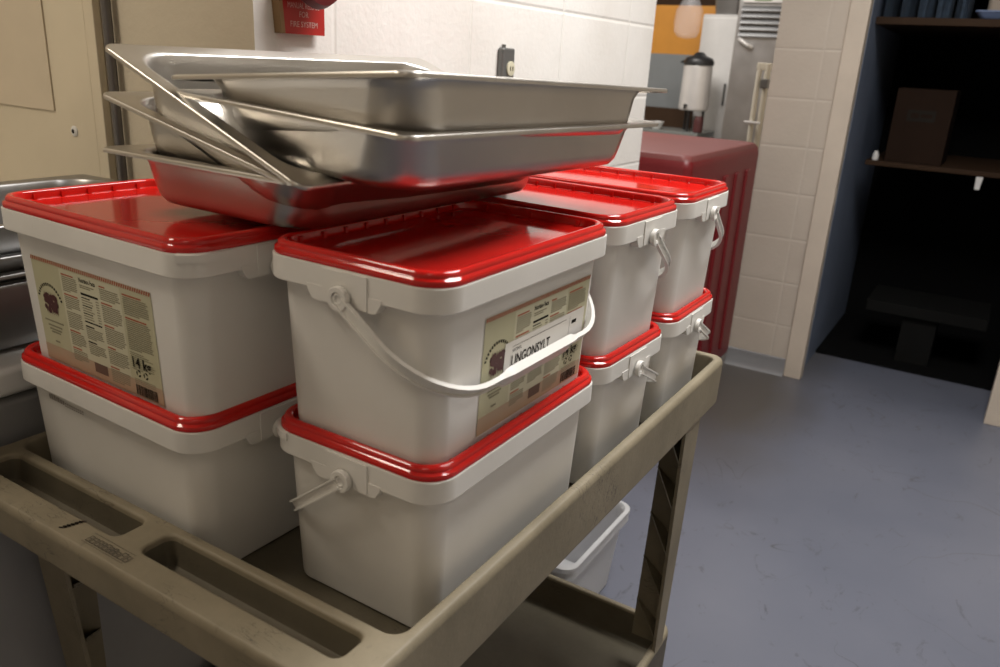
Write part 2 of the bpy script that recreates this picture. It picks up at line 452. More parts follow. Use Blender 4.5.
def bucket_body():
    bm = BM()
    prof = [(.026, .0030), (.0240, .0), (.0195, .0008), (.0172, .0030), (.0166, .006), (.0100, .1660), (.0016, .1652), (-.0002, .1655), (-.001, .1666), (-.001, .1892), (-.0004, .1903), (.003, .1904), (.006, .188)]
    rs = [in_ring(bm, i, z) for i, z in prof]
    loft(bm, rs, 0, True, True)
    for s in (-1, 1):
        f = lambda u, v, d, s=s: (u, s*(HY+.0016-d), v)
        # drop-down bracket that carries the handle boss
        prism(bm, [(-.047, .1700), (-.046, .1650), (-.040, .1562), (-.036, .1550), (.036, .1550), (.040, .1562), (.046, .1650), (.047, .1700)], f, 0, .013)
        prism(bm, [(-.026, .1560), (.030, .1560), (.030, .1885), (-.026, .1885)], lambda u, v, d, s=s: (u, s*(HY+.0024-d), v), 0, .004)
        mt = Matrix.Translation((0, s*(HY+.001), .164)) @ Matrix.Rotation(-s*PI/2, 4, 'X')
        lathe(bm, [(.0062, 0), (.0062, .0078), (.0056, .0086), (.0044, .0086), (.0038, .0070), (.0004, .0068)], 20, 0, mt)
    return bm

def bucket_lid():
    bm = BM()
    prof = [(.0050, .1905), (.0010, .1906), (.0004, .1915), (.0002, .1940), (.0008, .1962), (.0028, .1976), (.0036, .1984), (.0034, .1996), (.0038, .2018), (.0054, .2036), (.0074, .2042), (.0096, .2041),
            (.0114, .2032), (.0124, .2012), (.0134, .1945), (.0150, .1931), (.020, .1928), (.045, .1926)]
    rs = [in_ring(bm, i, z) for i, z in prof]
    loft(bm, rs, 0, True, True)
    # small ribs round the recess wall
    for s in (-1, 1):
        for k in range(-4, 5):
            y = k*.034
            if abs(y) < HY-.035: box(bm, *sorted((s*(HX-.0125), s*(HX-.0152))), y-.0022, y+.0022, .1930, .2005)
        for k in range(-2, 3):
            x = k*.034
            box(bm, x-.0022, x+.0022, *sorted((s*(HY-.0125), s*(HY-.0152))), .1930, .2005)
    return bm

def bucket_handle():
    bm = BM(); U = HY+.0066; V = .1420; rc = .086; pts = []
    n = 12
    pts.append((-U, .004))
    for k in range(1, 6): pts.append((-U, .004+(V-rc-.004)*k/5))
    for i in range(1, n+1):
        a = PI - i*PI/2/n
        pts.append((-U+rc+rc*cos(a), V-rc+rc*sin(a)))
    m = 26
    for k in range(1, m): pts.append((-U+rc + (2*U-2*rc)*k/m, V))
    for i in range(0, n+1):
        a = PI/2 - i*PI/2/n
        pts.append((U-rc+rc*cos(a), V-rc+rc*sin(a)))
    for k in range(4, -1, -1): pts.append((U, .004+(V-rc-.004)*k/5))
    prof = [(0, -.0064), (.0052, -.0064), (.0052, -.0046), (.0026, -.0046), (.0026, .0046), (.0052, .0046), (.0052, .0064), (0, .0064)]
    prev = None; first = None
    for i, (u, v) in enumerate(pts):
        a = pts[max(i-1, 0)]; b = pts[min(i+1, len(pts)-1)]
        tx, ty = b[0]-a[0], b[1]-a[1]; l = math.hypot(tx, ty); nx, ny = -ty/l, tx/l
        if u*nx + (v-.05)*ny < 0: nx, ny = -nx, -ny
        g = 0
        if v > V-1e-4: g = max(0, min(1, (.080-abs(u))/.012))
        cur = []
        for tt, w in prof:
            tt2 = tt*(1+g*.9) - g*.002; w2 = w*(1+g*.75)
            if g and tt == .0026: tt2 = tt + g*.0052
            cur.append(bm.verts.new((v+ny*tt2, u+nx*tt2, w2)))
        if prev: bridge(bm, prev, cur)
        else: first = cur
        prev = cur
    bm.faces.new(first); bm.faces.new(prev[::-1])
    for s in (-1, 1):       # eyes round the bosses
        rings = []
        for r, y in ((.0066, -.0006), (.0118, -.0006), (.0122, .0006), (.0122, .0046), (.0114, .0056), (.0072, .0056), (.0066, .0050)):
            rings.append([bm.verts.new((r*cos(2*PI*k/22), s*(U+y-.0018), r*sin(2*PI*k/22))) for k in range(22)])
        loft(bm, rings); bridge(bm, rings[-1], rings[0])
    return bm

body_me = bucket_body(); lid_me = bucket_lid(); han_me = bucket_handle()
ZS = .738; PITCH = .1932
proto = thing('plastic_bucket', '', 'bucket', group='white red-lidded buckets on the cart')
pb = finish('body', body_me, M['white'], proto, 32)
plid = finish('lid', lid_me, M['red'], proto, 40)
ph = finish('handle', han_me, M['white'], proto, 40)
ph.location = (0, 0, .164)
first = [True]
def bucket(x, y, rz, up, swing, label):
    o = proto if first[0] else copy_tree(proto)
    first[0] = False
    o.location = (x, y, ZS + .0005 + (PITCH if up else 0)); o.rotation_euler = (0, 0, rz); o['label'] = label
    for c in o.children:
        if c.name.startswith('handle'): c.rotation_euler = (0, math.radians(swing), 0)
    return o
A = (.0233, .0043, -.0053); B = (-.2932, -.1271, PI/2-.0293); Cc = (-.046, .3221, PI/2-.0358); D = (-.0454, .5748, PI/2-.0028)
A1 = bucket(*A, 0, 142, 'white bucket under the one whose handle crosses its label, stub of handle sticking out')
A2 = bucket(*A, 1, 36.5, 'white red-lidded bucket with its handle resting across a white sticker')
B1 = bucket(B[0]-.008, B[1], B[2], 0, 34, 'white bucket with faint grey print under the bucket marked 14 kg')
B2 = bucket(*B, 1, 34, 'white red-lidded bucket with a full sage green label marked 14 kg')
C1 = bucket(*Cc, 0, 27, 'lower white bucket of the middle stack along the cart rim')
C2 = bucket(*Cc, 1, 38, 'upper white red-lidded bucket of the middle stack along the cart rim')
D1 = bucket(*D, 0, 27, 'lower white bucket of the stack nearest the red cabinet')
D2 = bucket(*D, 1, 38, 'upper white red-lidded bucket of the stack nearest the red cabinet')

def tear_tab(parent, xa, xb):
    """tear-off tab standing a hair proud of the skirt, wrapped round a corner of the short side"""
    bm = BM(); off = .0026
    arc = [p for p in rr(HX+off, HY+off, RC, 9) if p[1] < 0 and p[0] < 0 and xa <= p[0] <= xb] + [(xb, -(HY+off))]
    arc = sorted(set(arc)); c = Vector((-HX+RC, -HY+RC))
    q = [(x, y+.004) if x > c.x else (c.x+(x-c.x)*.9, c.y+(y-c.y)*.9) for x, y in arc]
    secs = []
    for (x, y), (x2, y2) in zip(arc, q):
        secs.append([bm.verts.new(p) for p in ((x, y, .1818), (x, y, .1898), (x2, y2, .1912), (x2, y2, .1812))])
    for a, b in zip(secs, secs[1:]): bridge(bm, a, b)
    bm.faces.new(secs[0][::-1]); bm.faces.new(secs[-1])
    finish('tear_tab', bm, M['white'], parent)
tear_tab(B2, -.1125, -.060)
tear_tab(A1, -.1125, -.082)
def face_frame(side, s_off, t0):
    """plane lying on a long face of the body; s reads from the viewer's side, t is height above the base"""
    def f(s, t, d):
        ins = .0166 - (t+t0-.006)*(.0066/.160)
        x = HX - ins + .0005 + d
        return (side*x, side*(s+s_off), t+t0)
    return f

LW, LH = .232, .130
LM = ['label', 'ink', 'ink_grey', 'ink_red', 'label_pale', 'label_dark', 'label_pink', 'berry', 'sticker', 'brown_print']
I = {n: i for i, n in enumerate(LM)}
def berry_label(P):
    s0, s1 = -LW/2, LW/2
    P.rect(s0, s1, 0, LH, I['label'], 0)
    d = .00025; d2 = .0005
    P.rect(s0+.058, s0+.176, .004, LH-.006, I['label_pale'], d*.5)
    P.rect(s0, s1, 0, .020, I['label_pink'], d*.7)
    n = 58                                                   # diamond border
    P.rect(s0, s1, LH-.0046, LH, I['label_pale'], d)
    for k in range(n):
        w = LW/n; x = s0+w*k
        P.poly([(x, LH-.0046), (x+w*.62, LH-.0046), (x+w*1.0, LH), (x+w*.38, LH)], I['ink_red'], d2)
    # arched small print over a bunch of berries
    cx, cy = s0+.029, .073
    for k in range(15):
        a = math.radians(158-k*9.8); r = .0235
        P.poly([(cx+r*cos(a+.045), cy+r*sin(a+.045)), (cx+r*cos(a-.045), cy+r*sin(a-.045)), (cx+(r+.0036)*cos(a-.05), cy+(r+.0036)*sin(a-.05)), (cx+(r+.0036)*cos(a+.06), cy+(r+.0036)*sin(a+.06))], I['ink'], d)
    rnd = random.Random(3)
    for k in range(34):
        P.disc(cx+rnd.uniform(-.0125, .0125), cy+.002+rnd.uniform(-.0095, .0095), rnd.uniform(.0030, .0042), I['berry'], d+k*.00001)
    for k in range(6):
        x = cx-.011+k*.0044; P.poly([(x-.0016, cy+.008), (x+.0016, cy+.008), (x, cy+.0165)], I['berry'], d2)
        P.poly([(x-.0016, cy-.005), (x+.0016, cy-.005), (x+.001, cy-.0125)], I['berry'], d2)
    for k, (w, t) in enumerate(((.040, .051), (.030, .045), (.026, .0405), (.020, .037), (.010, .0255))):
        P.rect(cx-w/2, cx+w/2, t, t+.0022, I['ink_grey'], d)
    # columns of small print
    def para(x0, x1, top, lines, head=None, hm='ink_red', pitch=.00235, mi='ink_grey'):
        y = top
        if head is not None:
            P.rect(x0, x0+(x1-x0)*head, y-.0018, y, I[hm], d); y -= .0030
        for k in range(lines):
            w = (x1-x0)*(rnd.uniform(.90, 1) if k < lines-1 else rnd.uniform(.35, .8))
            P.rect(x0, x0+w, y-.00135, y, I[mi], d); y -= pitch
        return y-.002
    c1, c2, c3, c4 = s0+.062, s0+.098, s0+.137, s0+.180
    y = LH-.011
    for lines, hd in ((8, .8), (7, .9), (9, None), (7, .7), (6, .6)): y = para(c1, c1+.031, y, lines, hd)
    P.text('Nutrition Facts', c2, LH-.0145, .0075, I['ink'], d, width=.032, bold=.0002)
    para(c2, c2+.030, LH-.0175, 2)
    P.rect(c2, c2+.034, LH-.0295, LH-.0268, I['ink'], d)
    y = LH-.032
    for k in range(9):
        P.rect(c2, c2+rnd.uniform(.017, .024), y-.0013, y, I['ink' if k % 3 == 0 else 'ink_grey'], d); P.rect(c2+.028, c2+.034, y-.0013, y, I['ink_grey'], d); y -= .0031
    P.rect(c2, c2+.034, y-.0022, y-.0004, I['ink'], d); y -= .006
    for lines in (6, 6): y = para(c2, c2+.034, y, lines, .5, 'ink')
    y = LH-.011
    for lines, hd in ((6, .3), (9, .55), (9, .5), (8, .4), (7, .45)): y = para(c3, c3+.038, y, lines, hd, 'ink_red')
    P.rect(c2+.006, c2+.032, .008, .020, I['brown_print'], d2)
    y = LH-.011
    y = para(c4, c4+.045, y, 9, .75); y = para(c4, c4+.045, y, 15, .85)
    for k in range(9): P.rect(c4, c4+rnd.uniform(.020, .045), y-.001, y, I['ink_grey'], d); y -= .0024
    P.text('14 kg', c4+.003, .0355, .0175, I['ink'], d2, width=.033, bold=.00035)
    for k in range(2):
        x = c4+.011+k*.013; ri, ro = .0030, .0043
        for q in range(3):
            a0 = q*2.09+.3; a1 = a0+1.55
            P.poly([(x+ri*cos(a0), .0285+ri*sin(a0)), (x+ro*cos(a0), .0285+ro*sin(a0)), (x+ro*cos((a0+a1)/2)*1.1, .0285+ro*sin((a0+a1)/2)*1.1), (x+ro*cos(a1), .0285+ro*sin(a1)), (x+ri*cos(a1), .0285+ri*sin(a1))], I['ink'], d)
    for k in range(3): P.rect(c4+.002, c4+.040, .0205-k*.0022, .0214-k*.0022, I['ink_grey'], d)
    x = c4+.003
    while x < c4+.040:                                       # barcode
        w = rnd.choice((.0006, .0009, .0016)); P.rect(x, x+w, .002, .0145, I['ink'], d2); x += w+rnd.choice((.0006, .0009))

# label on the bucket marked 14 kg (faces the handle end of the cart)
P = Print(face_frame(-1, -.010, .0085)); berry_label(P)
lb = finish('label', P.bm, [M[n] for n in LM], B2, recalc=False); lb['label'] = 'sage green product label with columns of small print'
# the same label, partly covered by a white sticker, on the bucket with the handle across it
P = Print(face_frame(1, .026, .0125)); berry_label(P)
la = finish('label', P.bm, [M[n] for n in LM], A2, recalc=False); la['label'] = 'sage green product label partly under a white sticker'
P = Print(face_frame(1, .049, .060))
P.rect(-.097, .086, 0, .0445, 0, .0008); d = .0011
P.rect(.054, .066, .029, .0335, 1, d); P.rect(.054, .064, .006, .010, 1, d)
P.rect(-.082, .040, .0375, .0380, 1, d); P.rect(.048, .0485, .004, .040, 1, d)
P.text('ARTIKEL', -.082, .0315, .0050, 1, d, width=.019)
P.text('LINGONSYLT', -.082, .0150, .0175, 1, d, width=.084, bold=.0003)
P.rect(-.0845, -.084, .001, .028, 1, d)
P.text('JAM', -.036, .0, .0135, 1, d, width=.034, bold=.0003)
st = finish('sticker', P.bm, [M['sticker'], M['ink']], la, recalc=False); st['label'] = 'white sticker printed LINGONSYLT'
# faint stamped print just under the skirt of the lower bucket
P = Print(face_frame(-1, 0, 0))
x = -.118
rnd = random.Random(5)
while x < -.085: w = rnd.uniform(.003, .006); P.rect(x, x+w*.8, .1475, .1475+rnd.uniform(.005, .0075), 0, .0002); x += w
for k in range(9): P.rect(-.083+k*.0046, -.083+k*.0046+.0034, .1495, .1515, 0, .0002); P.rect(-.083+k*.0046, -.083+k*.0046+.003, .1462, .148, 0, .0002)
finish('stamp', P.bm, M['faint'], B1, recalc=False)

# ------------------------------------------------------------------ steel pans
def pan_mesh(h, b=.0385):
    bm = BM(); hx, hy = .1625, .265; th = .0011
    top = [(.0004, -.0052, .016), (0, -.0030, .016), (.0006, -.0008, .016), (.0022, 0, .016), (.0180, -.0012, .042), (.0198, -.0016, .044), (.0214, -.0030, .045), (.0224, -.0055, .046), (.0250, -.014, .050),
           (b-.0105, -h+.020, .056), (b-.0080, -h+.010, .056), (b-.0035, -h+.0035, .054), (b+.004, -h+.0006, .050), (b+.013, -h, .045)]
    R1 = [ring(bm, rr(hx-i, hy-i, r, 8), z) for i, z, r in top]
    loft(bm, R1, 0, False, True)
    bot = [(.0014, -.0052, .015), (.0016, -.0022, .015), (.0026, -.0012, .015), (.0172, -.0024, .042), (.0189, -.0028, .044), (.0203, -.0040, .045), (.0213, -.0065, .046), (.0239, -.014, .050),
           (b-.0105-th, -h+.0196, .056), (b-.0080-th, -h+.0092, .056), (b-.0035-th*.7, -h+.0024, .054), (b+.004, -h-.0005, .050), (b+.013, -h-th, .045)]
    R2 = [ring(bm, rr(hx-i, hy-i, r, 8), z) for i, z, r in bot]
    loft(bm, R2, 0, False, True, flip=True)
    bridge(bm, R2[0], R1[0])
    return bm
H5 = .0595
POSES = [
         ((-0.1842, 0.0888, 1.1967), (-0.0158, 0.0001, -0.0048), 'lowest long steel pan lying level across the bucket lids'),
         ((-0.1812, 0.0925, 1.2268), (-0.0587, 0.1903, -0.0014), 'steel pan nested slightly tilted in the lowest pan'),
         ((-0.1536, 0.0795, 1.2536), (-0.0450, 0.3580, 0.0018), 'most steeply tilted steel pan of the pile, its near end showing the inside'),
         ((-0.0502, 0.0873, 1.2577), (-0.0342, 0.0522, -0.0110), 'steel pan holding the topmost pan, leaning on the tilted pans'),
         ((-0.0433, 0.0821, 1.2867), (-0.0423, -0.0650, -0.0257), 'topmost steel pan of the pile on the bucket lids')]
pan0 = finish('steel_pan', pan_mesh(H5), M['steel'], None, 50)
for k, (loc, (yaw, roll, pit), lab) in enumerate(POSES):
    o = pan0 if k == 0 else pan0.copy()
    if k: C.objects.link(o)
    o.location = loc; o.rotation_euler = (pit, roll, yaw); tag(o, lab, 'pan', 'steel pans piled on the bucket lids')
# nested stack standing on the white freezer beside the cart
deep0 = finish('steel_pan', pan_mesh(.1, .043), M['steel2'], None, 50)
for k, (z, lab) in enumerate(((1.0075, 'lowest of the nested deep steel pans on the white freezer'), (1.0205, 'second pan from the bottom of the stack on the white freezer'),
                              (1.044, 'third pan from the bottom of the stack on the white freezer'), (1.084, 'topmost deep pan of the stack on the white freezer'))):
    o = deep0 if k == 0 else deep0.copy()
    if k: C.objects.link(o)
    o.location = (-.6895, -.158+.002*k, z); o.rotation_euler = (0, 0, .003*k); tag(o, lab, 'pan', 'deep pans nested on the freezer')

# ------------------------------------------------------------------ freezer
t = thing('chest_freezer', 'white chest freezer beside the cart, under the nested pans', 'freezer', (-.9, -.45, 0))
bm = BM(); box(bm, -.60, .378, -.70, .59, .16, .858, bev=.012, seg=3); finish('cabinet', bm, M['freezer'], t)
bm = BM(); box(bm, -.61, .386, -.71, .60, .862, .902, bev=.010, seg=3); finish('lid', bm, M['freezer_lid'], t)
bm = BM(); box(bm, -.56, .33, -.66, .56, .0, .16); finish('plinth', bm, M['black'], t)

# ------------------------------------------------------------------ utility cart
cart = thing('utility_cart', 'beige plastic utility cart loaded with white buckets', 'cart', (0, 0, 0))
def loop_edges(vs, bm):
    return [bm.edges.get((vs[i], vs[(i+1) % len(vs)])) or bm.edges.new((vs[i], vs[(i+1) % len(vs)])) for i in range(len(vs))]
def tray(x0, x1, y0, y1, ztop, zbot, rc, holes, draft=.002, front=None, bev=.010, name='tray'):
    bm = BM(); cx, cy = (x0+x1)/2, (y0+y1)/2; hx, hy = (x1-x0)/2, (y1-y0)/2
    zb = zbot if not front else (lambda p: zbot + (front[2]-zbot)*min(1, max(0, (front[1]-p[1])/(front[1]-front[0]))))
    zz = lambda p: (zb(p) if callable(zb) else zb)
    O = [(draft, lambda p: zz(p)), (draft*.6, lambda p: zz(p)+.004), (0, ztop-bev), (.0012, ztop-bev*.5), (.0035, ztop-bev*.16), (.0062, ztop)]
    sp = [front[0], front[1], front[1]+.02] if front else []
    rs = [ring(bm, side_split(rr(hx-i, hy-i, max(rc-i, .004), 8, cx, cy), sp), z) for i, z in O]
    loft(bm, rs)
    edges = loop_edges(rs[-1], bm)
    for (a0, a1, b0, b1, zf, r, fl) in holes:
        hcx, hcy, ax, ay = (a0+a1)/2, (b0+b1)/2, (a1-a0)/2, (b1-b0)/2
        hp = [(-.0042, ztop), (-.0018, ztop-.0008), (-.0004, ztop-.003), (0, ztop-.007), (fl, zf+.008), (fl+.0025, zf+.002), (fl+.009, zf)]
        hr = [ring(bm, rr(ax-i, ay-i, max(r-i*.5, .003), 8, hcx, hcy), z) for i, z in hp]
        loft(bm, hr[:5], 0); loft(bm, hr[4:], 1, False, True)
        if ay < .05:
            for f in bm.faces:
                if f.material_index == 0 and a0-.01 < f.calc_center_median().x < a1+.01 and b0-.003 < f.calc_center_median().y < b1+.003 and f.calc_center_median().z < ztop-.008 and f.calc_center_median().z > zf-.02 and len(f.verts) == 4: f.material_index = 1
        edges += loop_edges(hr[0], bm)
    bmesh.ops.triangle_fill(bm, use_beauty=True, edges=edges)
    if front:
        yb = front[1]+.003
        inner = ring(bm, rr(hx-draft-.012, (y1-yb)/2-draft-.006, .02, 8, cx, (y1+yb)/2-.004), zbot)
        bmesh.ops.triangle_fill(bm, use_beauty=True, edges=loop_edges(rs[0], bm)+loop_edges(inner, bm))
        bm.faces.new(inner)
    else:
        bm.faces.new(rs[0])
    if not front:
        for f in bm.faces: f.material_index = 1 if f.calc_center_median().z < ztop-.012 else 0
    return finish(name, bm, [M['cart'], M['cart_shade']], cart, 42)
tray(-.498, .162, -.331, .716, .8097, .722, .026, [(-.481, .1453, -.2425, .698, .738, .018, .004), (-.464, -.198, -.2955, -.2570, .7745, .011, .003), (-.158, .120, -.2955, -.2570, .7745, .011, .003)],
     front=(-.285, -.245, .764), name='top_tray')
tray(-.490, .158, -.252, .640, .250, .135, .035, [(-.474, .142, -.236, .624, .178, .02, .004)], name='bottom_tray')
def leg(sx, sy):
    xo = .157 if sx > 0 else -.490; yo = .617 if sy > 0 else -.245
    bm = BM(); th = .006; n = 10; sh = .040
    Z = [.240 + (.726-.240)*k/n for k in range(n+1)]
    def yo_(z): return yo - sy*sh*(1-(z-.205)/.521)
    def wy(z): return .038+.040*(z-.205)/.521
    wx = .062
    prev = None
    for z in Z:          # L section
        y = yo_(z); w = wy(z)
        sec = [(xo, y), (xo-sx*wx, y), (xo-sx*wx, y-sy*th), (xo-sx*th, y-sy*th), (xo-sx*th, y-sy*w), (xo, y-sy*w)]
        cur = [bm.verts.new((a, b, z)) for a, b in sec]
        if prev: bridge(bm, prev, cur)
        else: bm.faces.new(cur[::-1])
        prev = cur
    bm.faces.new(prev)
    for k in range(5):   # sloping stiffening ribs inside the angle
        z = .275+k*.094; y = yo_(z); w = wy(z)
        a = [(xo-sx*th*.8, y-sy*th*.8, z), (xo-sx*wx, y-sy*th*.8, z+.045), (xo-sx*th*.8, y-sy*w, z)]
        v0 = [bm.verts.new(p) for p in a]; v1 = [bm.verts.new((p[0], p[1], p[2]+.005)) for p in a]
        bridge(bm, v0, v1); bm.faces.new(v0[::-1]); bm.faces.new(v1)
    finish('leg', bm, M['cart'], cart, 30)
for sx in (-1, 1):
    for sy in (-1, 1): leg(sx, sy)
for sx in (-.42, .085):
    for sy in (-.17, .55):
        bm = BM(); box(bm, sx-.028, sx+.028, sy-.03, sy+.03, .124, .1345); box(bm, sx-.024, sx-.020, sy-.022, sy+.022, .045, .126); box(bm, sx+.020, sx+.024, sy-.022, sy+.022, .045, .126)
        k = finish('caster', bm, M['steel2'], cart)
        bm = BM(); lathe(bm, [(.012, -.017), (.042, -.017), (.058, -.013), (.0595, 0), (.058, .013), (.042, .017), (.012, .017)], 28, mat=Matrix.Translation((sx, sy, .0596)) @ Matrix.Rotation(PI/2, 4, 'Y'))
        finish('wheel', bm, M['rubber'], k)
# marker scrawl and worn stamp on the handle bar
P = Print(lambda s, t_, d: (s, t_, .81+d))
pts = []
for k in range(12):
    s_ = -.262+k*.0006; pts.append((s_+(.0060 if k % 2 else 0), -.320+k*.0019+(.003 if k % 2 else 0)))
for (a, b), (c, e) in zip(pts, pts[1:]): P.poly([(a, b), (a+.0022, b-.0012), (c+.0022, e-.0012), (c, e)], 0, .0003)
finish('marker_scrawl', P.bm, M['ink'], cart, recalc=False)
P = Print(lambda s, t_, d: (s, t_, .81+d))
rnd = random.Random(11)
x = -.218
P.rect(x-.002, -.150, -.3045, -.3040, 0, .0003); P.rect(x-.002, -.150, -.3205, -.3200, 0, .0003)
while x < -.153:
    w = rnd.uniform(.005, .009); y0 = -.318; y1 = y0+rnd.uniform(.008, .011)
    for a, b, c, e in ((x, x+w*.8, y0, y0+.0008), (x, x+w*.8, y1-.0008, y1), (x, x+.0009, y0, y1), (x+w*.8-.0009, x+w*.8, y0, y1), (x+w*.2, x+w*.6, (y0+y1)/2, (y0+y1)/2+.001)): P.rect(a, b, c, e, 0, .0003)
    x += w
finish('worn_stamp', P.bm, M['crust'], cart, recalc=False)

# ------------------------------------------------------------------ translucent tub on the floor
t = thing('plastic_tub', 'square frosted white tub standing on the floor behind the cart', 'tub', (-.268, .872, 0))
bm = BM()
rs = [ring(bm, rr(a, b+.014, r, 8), z) for a, b, r, z in ((.11, .11, .03, .002), (.132, .132, .035, 0), (.138, .138, .036, .006), (.155, .155, .036, .205), (.1535, .1535, .036, .206), (.136, .136, .034, .010), (.11, .11, .03, .006))]
loft(bm, rs, 0, True, True); finish('body', bm, M['frosted'], t)
bm = BM()
rs = [ring(bm, rr(a, a+.014, .038, 8), z) for a, z in ((.1535, .196), (.166, .196), (.167, .200), (.166, .216), (.168, .219), (.168, .228), (.164, .231), (.1585, .231), (.1535, .222))]
loft(bm, rs); bridge(bm, rs[-1], rs[0]); finish('rim', bm, M['frosted'], t)

# ------------------------------------------------------------------ red cabinet
t = thing('red_cabinet', 'maroon plastic cabinet with a ribbed side standing against the cream block wall', 'cabinet', (-.69, 2.462, 0))
bm = BM()
rs = [ring(bm, rr(.307-i, .456-i, .03, 7), z) for i, z in ((.02, .05), (.005, .06), (0, .08), (0, .985), (.005, 1.012), (.018, 1.028), (.04, 1.032))]
loft(bm, rs, 0, True, False); bm.faces.new(rs[-1]).material_index = 1
for f in bm.faces:
    if f.calc_center_median().z > 1.01: f.material_index = 1
for k in range(5):      # raised ribs down the visible side
    y = -.33+k*.155
    box(bm, .300, .317, y-.028, y+.028, .12, .93, 0, bev=.008)
finish('body', bm, [M['red_cabinet'], M['red_cabinet_top']], t)
bm = BM(); box(bm, -.25, .25, -.470, -.448, .10, .93, bev=.012, seg=3); dr = finish('door', bm, M['red_cabinet'], t)
bm = BM(); box(bm, .19, .215, -.490, -.468, .50, .64, bev=.005); finish('latch', bm, M['black'], dr)
for sx in (-.22, .22):
    for sy in (-.36, .36):
        bm = BM(); lathe(bm, [(.012, -.014), (.026, -.014), (.0275, 0), (.026, .014), (.012, .014)], 18, mat=Matrix.Translation((sx, sy, .0275)) @ Matrix.Rotation(PI/2, 4, 'Y'))
        finish('wheel', bm, M['rubber'], t)

# ------------------------------------------------------------------ kitchen beyond
t = thing('steel_counter', 'low steel worktop with a dark front beyond the red cabinet', 'counter', (-1.9, 4.65, 0))
bm = BM(); box(bm, -.9, .76, -.32, .03, .895, .935, bev=.006); finish('worktop', bm, M['counter_top'], t)
bm = BM(); box(bm, -.88, .74, -.28, .02, .0, .895); finish('base', bm, M['counter_dark'], t)
bm = BM(); box(bm, -.9, .60, .012, .028, .935, 1.06, bev=.003); finish('backsplash', bm, M['board'], t)
t = thing('drink_dispenser', 'bright steel drink dispenser with a black lid on the worktop', 'drink dispenser', (-1.245, 4.50, .9355)); t.scale = (.86, .86, .92)
bm = BM(); lathe(bm, [(.09, .14), (.108, .145), (.112, .16), (.106, .43), (.10, .44)], 28); finish('canister', bm, M['canister'], t)
bm = BM(); lathe(bm, [(.104, .441), (.11, .445), (.11, .470), (.095, .49), (.05, .505), (.03, .525), (.0005, .53)], 24)
prism(bm, [(-.135, .450), (-.09, .462), (-.09, .482), (-.135, .462)], lambda u, v, d: (u, d, v), -.012, .012)
finish('lid', bm, M['black'], t)
for a in range(3):
    x, y = .08*cos(a*2.094+.5), .08*sin(a*2.094+.5)
    bm = BM(); tube(bm, [(x, y, 0), (x*.97, y*.97, .142)], .009, 10); finish('leg', bm, M['black'], t)
bm = BM(); tube(bm, [(-.02, -.105, .175), (-.02, -.145, .175)], .010, 10); tube(bm, [(-.02, -.14, .18), (-.02, -.14, .15)], .008, 10); finish('tap', bm, M['black'], t)
for k, (x, y, r, h, mat, lab) in enumerate(((-1.165, 4.40, .03, .10, 'berry', 'small dark jar on the worktop beside the drink dispenser'), (-1.45, 4.42, .045, .045, 'off_white', 'small white bowl on the worktop in front of the dispenser'))):
    bm = BM(); lathe(bm, [(r*.8, 0), (r, .006), (r*1.02, h*.75), (r*.75, h*.88), (r*.75, h), (.0005, h)] if k == 0 else [(r*.5, 0), (r*.6, .004), (r, h), (r*.95, h), (r*.55, .008), (.0005, .008)], 20)
    o = finish('jar' if k == 0 else 'bowl', bm, M[mat]); o.location = (x, y, .9355); tag(o, lab, 'jar' if k == 0 else 'bowl')
t = thing('tall_cabinet', 'tall off-white cabinet between the orange wall and the steel machine', 'cabinet', (-1.095, 4.75, 0))
bm = BM(); box(bm, -.235, .005, -.03, .24, .0, 1.66, bev=.006); finish('body', bm, M['off_white'], t)
bm = BM(); box(bm, -.23, .0, -.046, -.031, .12, 1.64, bev=.006); dr = finish('door', bm, M['off_white'], t)
bm = BM(); box(bm, -.03, -.018, -.062, -.045, 1.10, 1.24, bev=.004); finish('handle', bm, M['box_grey'], dr)
t = thing('steel_tray_box', 'dark steel tray lying on top of the tall off-white cabinet', 'tray', (-1.195, 4.86, 1.661))
bm = BM()
rs = [ring(bm, rr(a, b, .02, 5), z) for a, b, z in ((.06, .09, .0), (.075, .10, .004), (.085, .11, .09), (.083, .108, .09), (.072, .096, .008))]
loft(bm, rs, 0, True, True); finish('shell', bm, M['steel2'], t)
t = thing('ice_machine', 'large stainless machine with louvers and a small green display', 'machine', (-.735, 4.72, 0))
bm = BM(); box(bm, -.295, .26, -.26, .27, .0, 1.95, bev=.01); finish('cabinet', bm, M['ss_light'], t)
bm = BM()
for k in range(5):
    z = 1.525+k*.036; prism(bm, [(0, 0), (.016, -.004), (.016, .004), (0, .026)], lambda u, v, d, z=z: (d, -.262-u, z+v), -.27, .02)
finish('louver', bm, M['louver'], t)
bm = BM(); box(bm, -.27, .02, -.272, -.258, 1.712, 1.80, bev=.004); k = finish('control_panel', bm, M['off_white'], t)
bm = BM(); box(bm, -.20, -.10, -.276, -.270, 1.725, 1.775); finish('display', bm, M['display'], k)
bm = BM(); tube(bm, [(-.26, -.262, 1.505), (-.24, -.285, 1.495), (-.20, -.285, 1.47), (-.18, -.262, 1.46)], .013, 10); finish('handle', bm, M['canister'], t)
t = thing('standpipe', 'cream painted pipe with a small valve beside the cream block wall', 'pipe', (-.575, 3.5, 0))
bm = BM(); tube(bm, [(-.018, 0, 0), (-.018, 0, 1.36)], .013, 12); tube(bm, [(.022, 0, 0), (.022, 0, 1.36)], .015, 12); box(bm, -.032, .038, -.012, .012, 1.33, 1.365, bev=.004)
finish('pipe', bm, M['beige_pipe'], t)
bm = BM(); tube(bm, [(-.02, -.01, 1.08), (-.02, -.045, 1.08)], .012, 10); tube(bm, [(-.045, -.045, 1.08), (.035, -.045, 1.08)], .006, 8); finish('valve', bm, M['canister'], t)
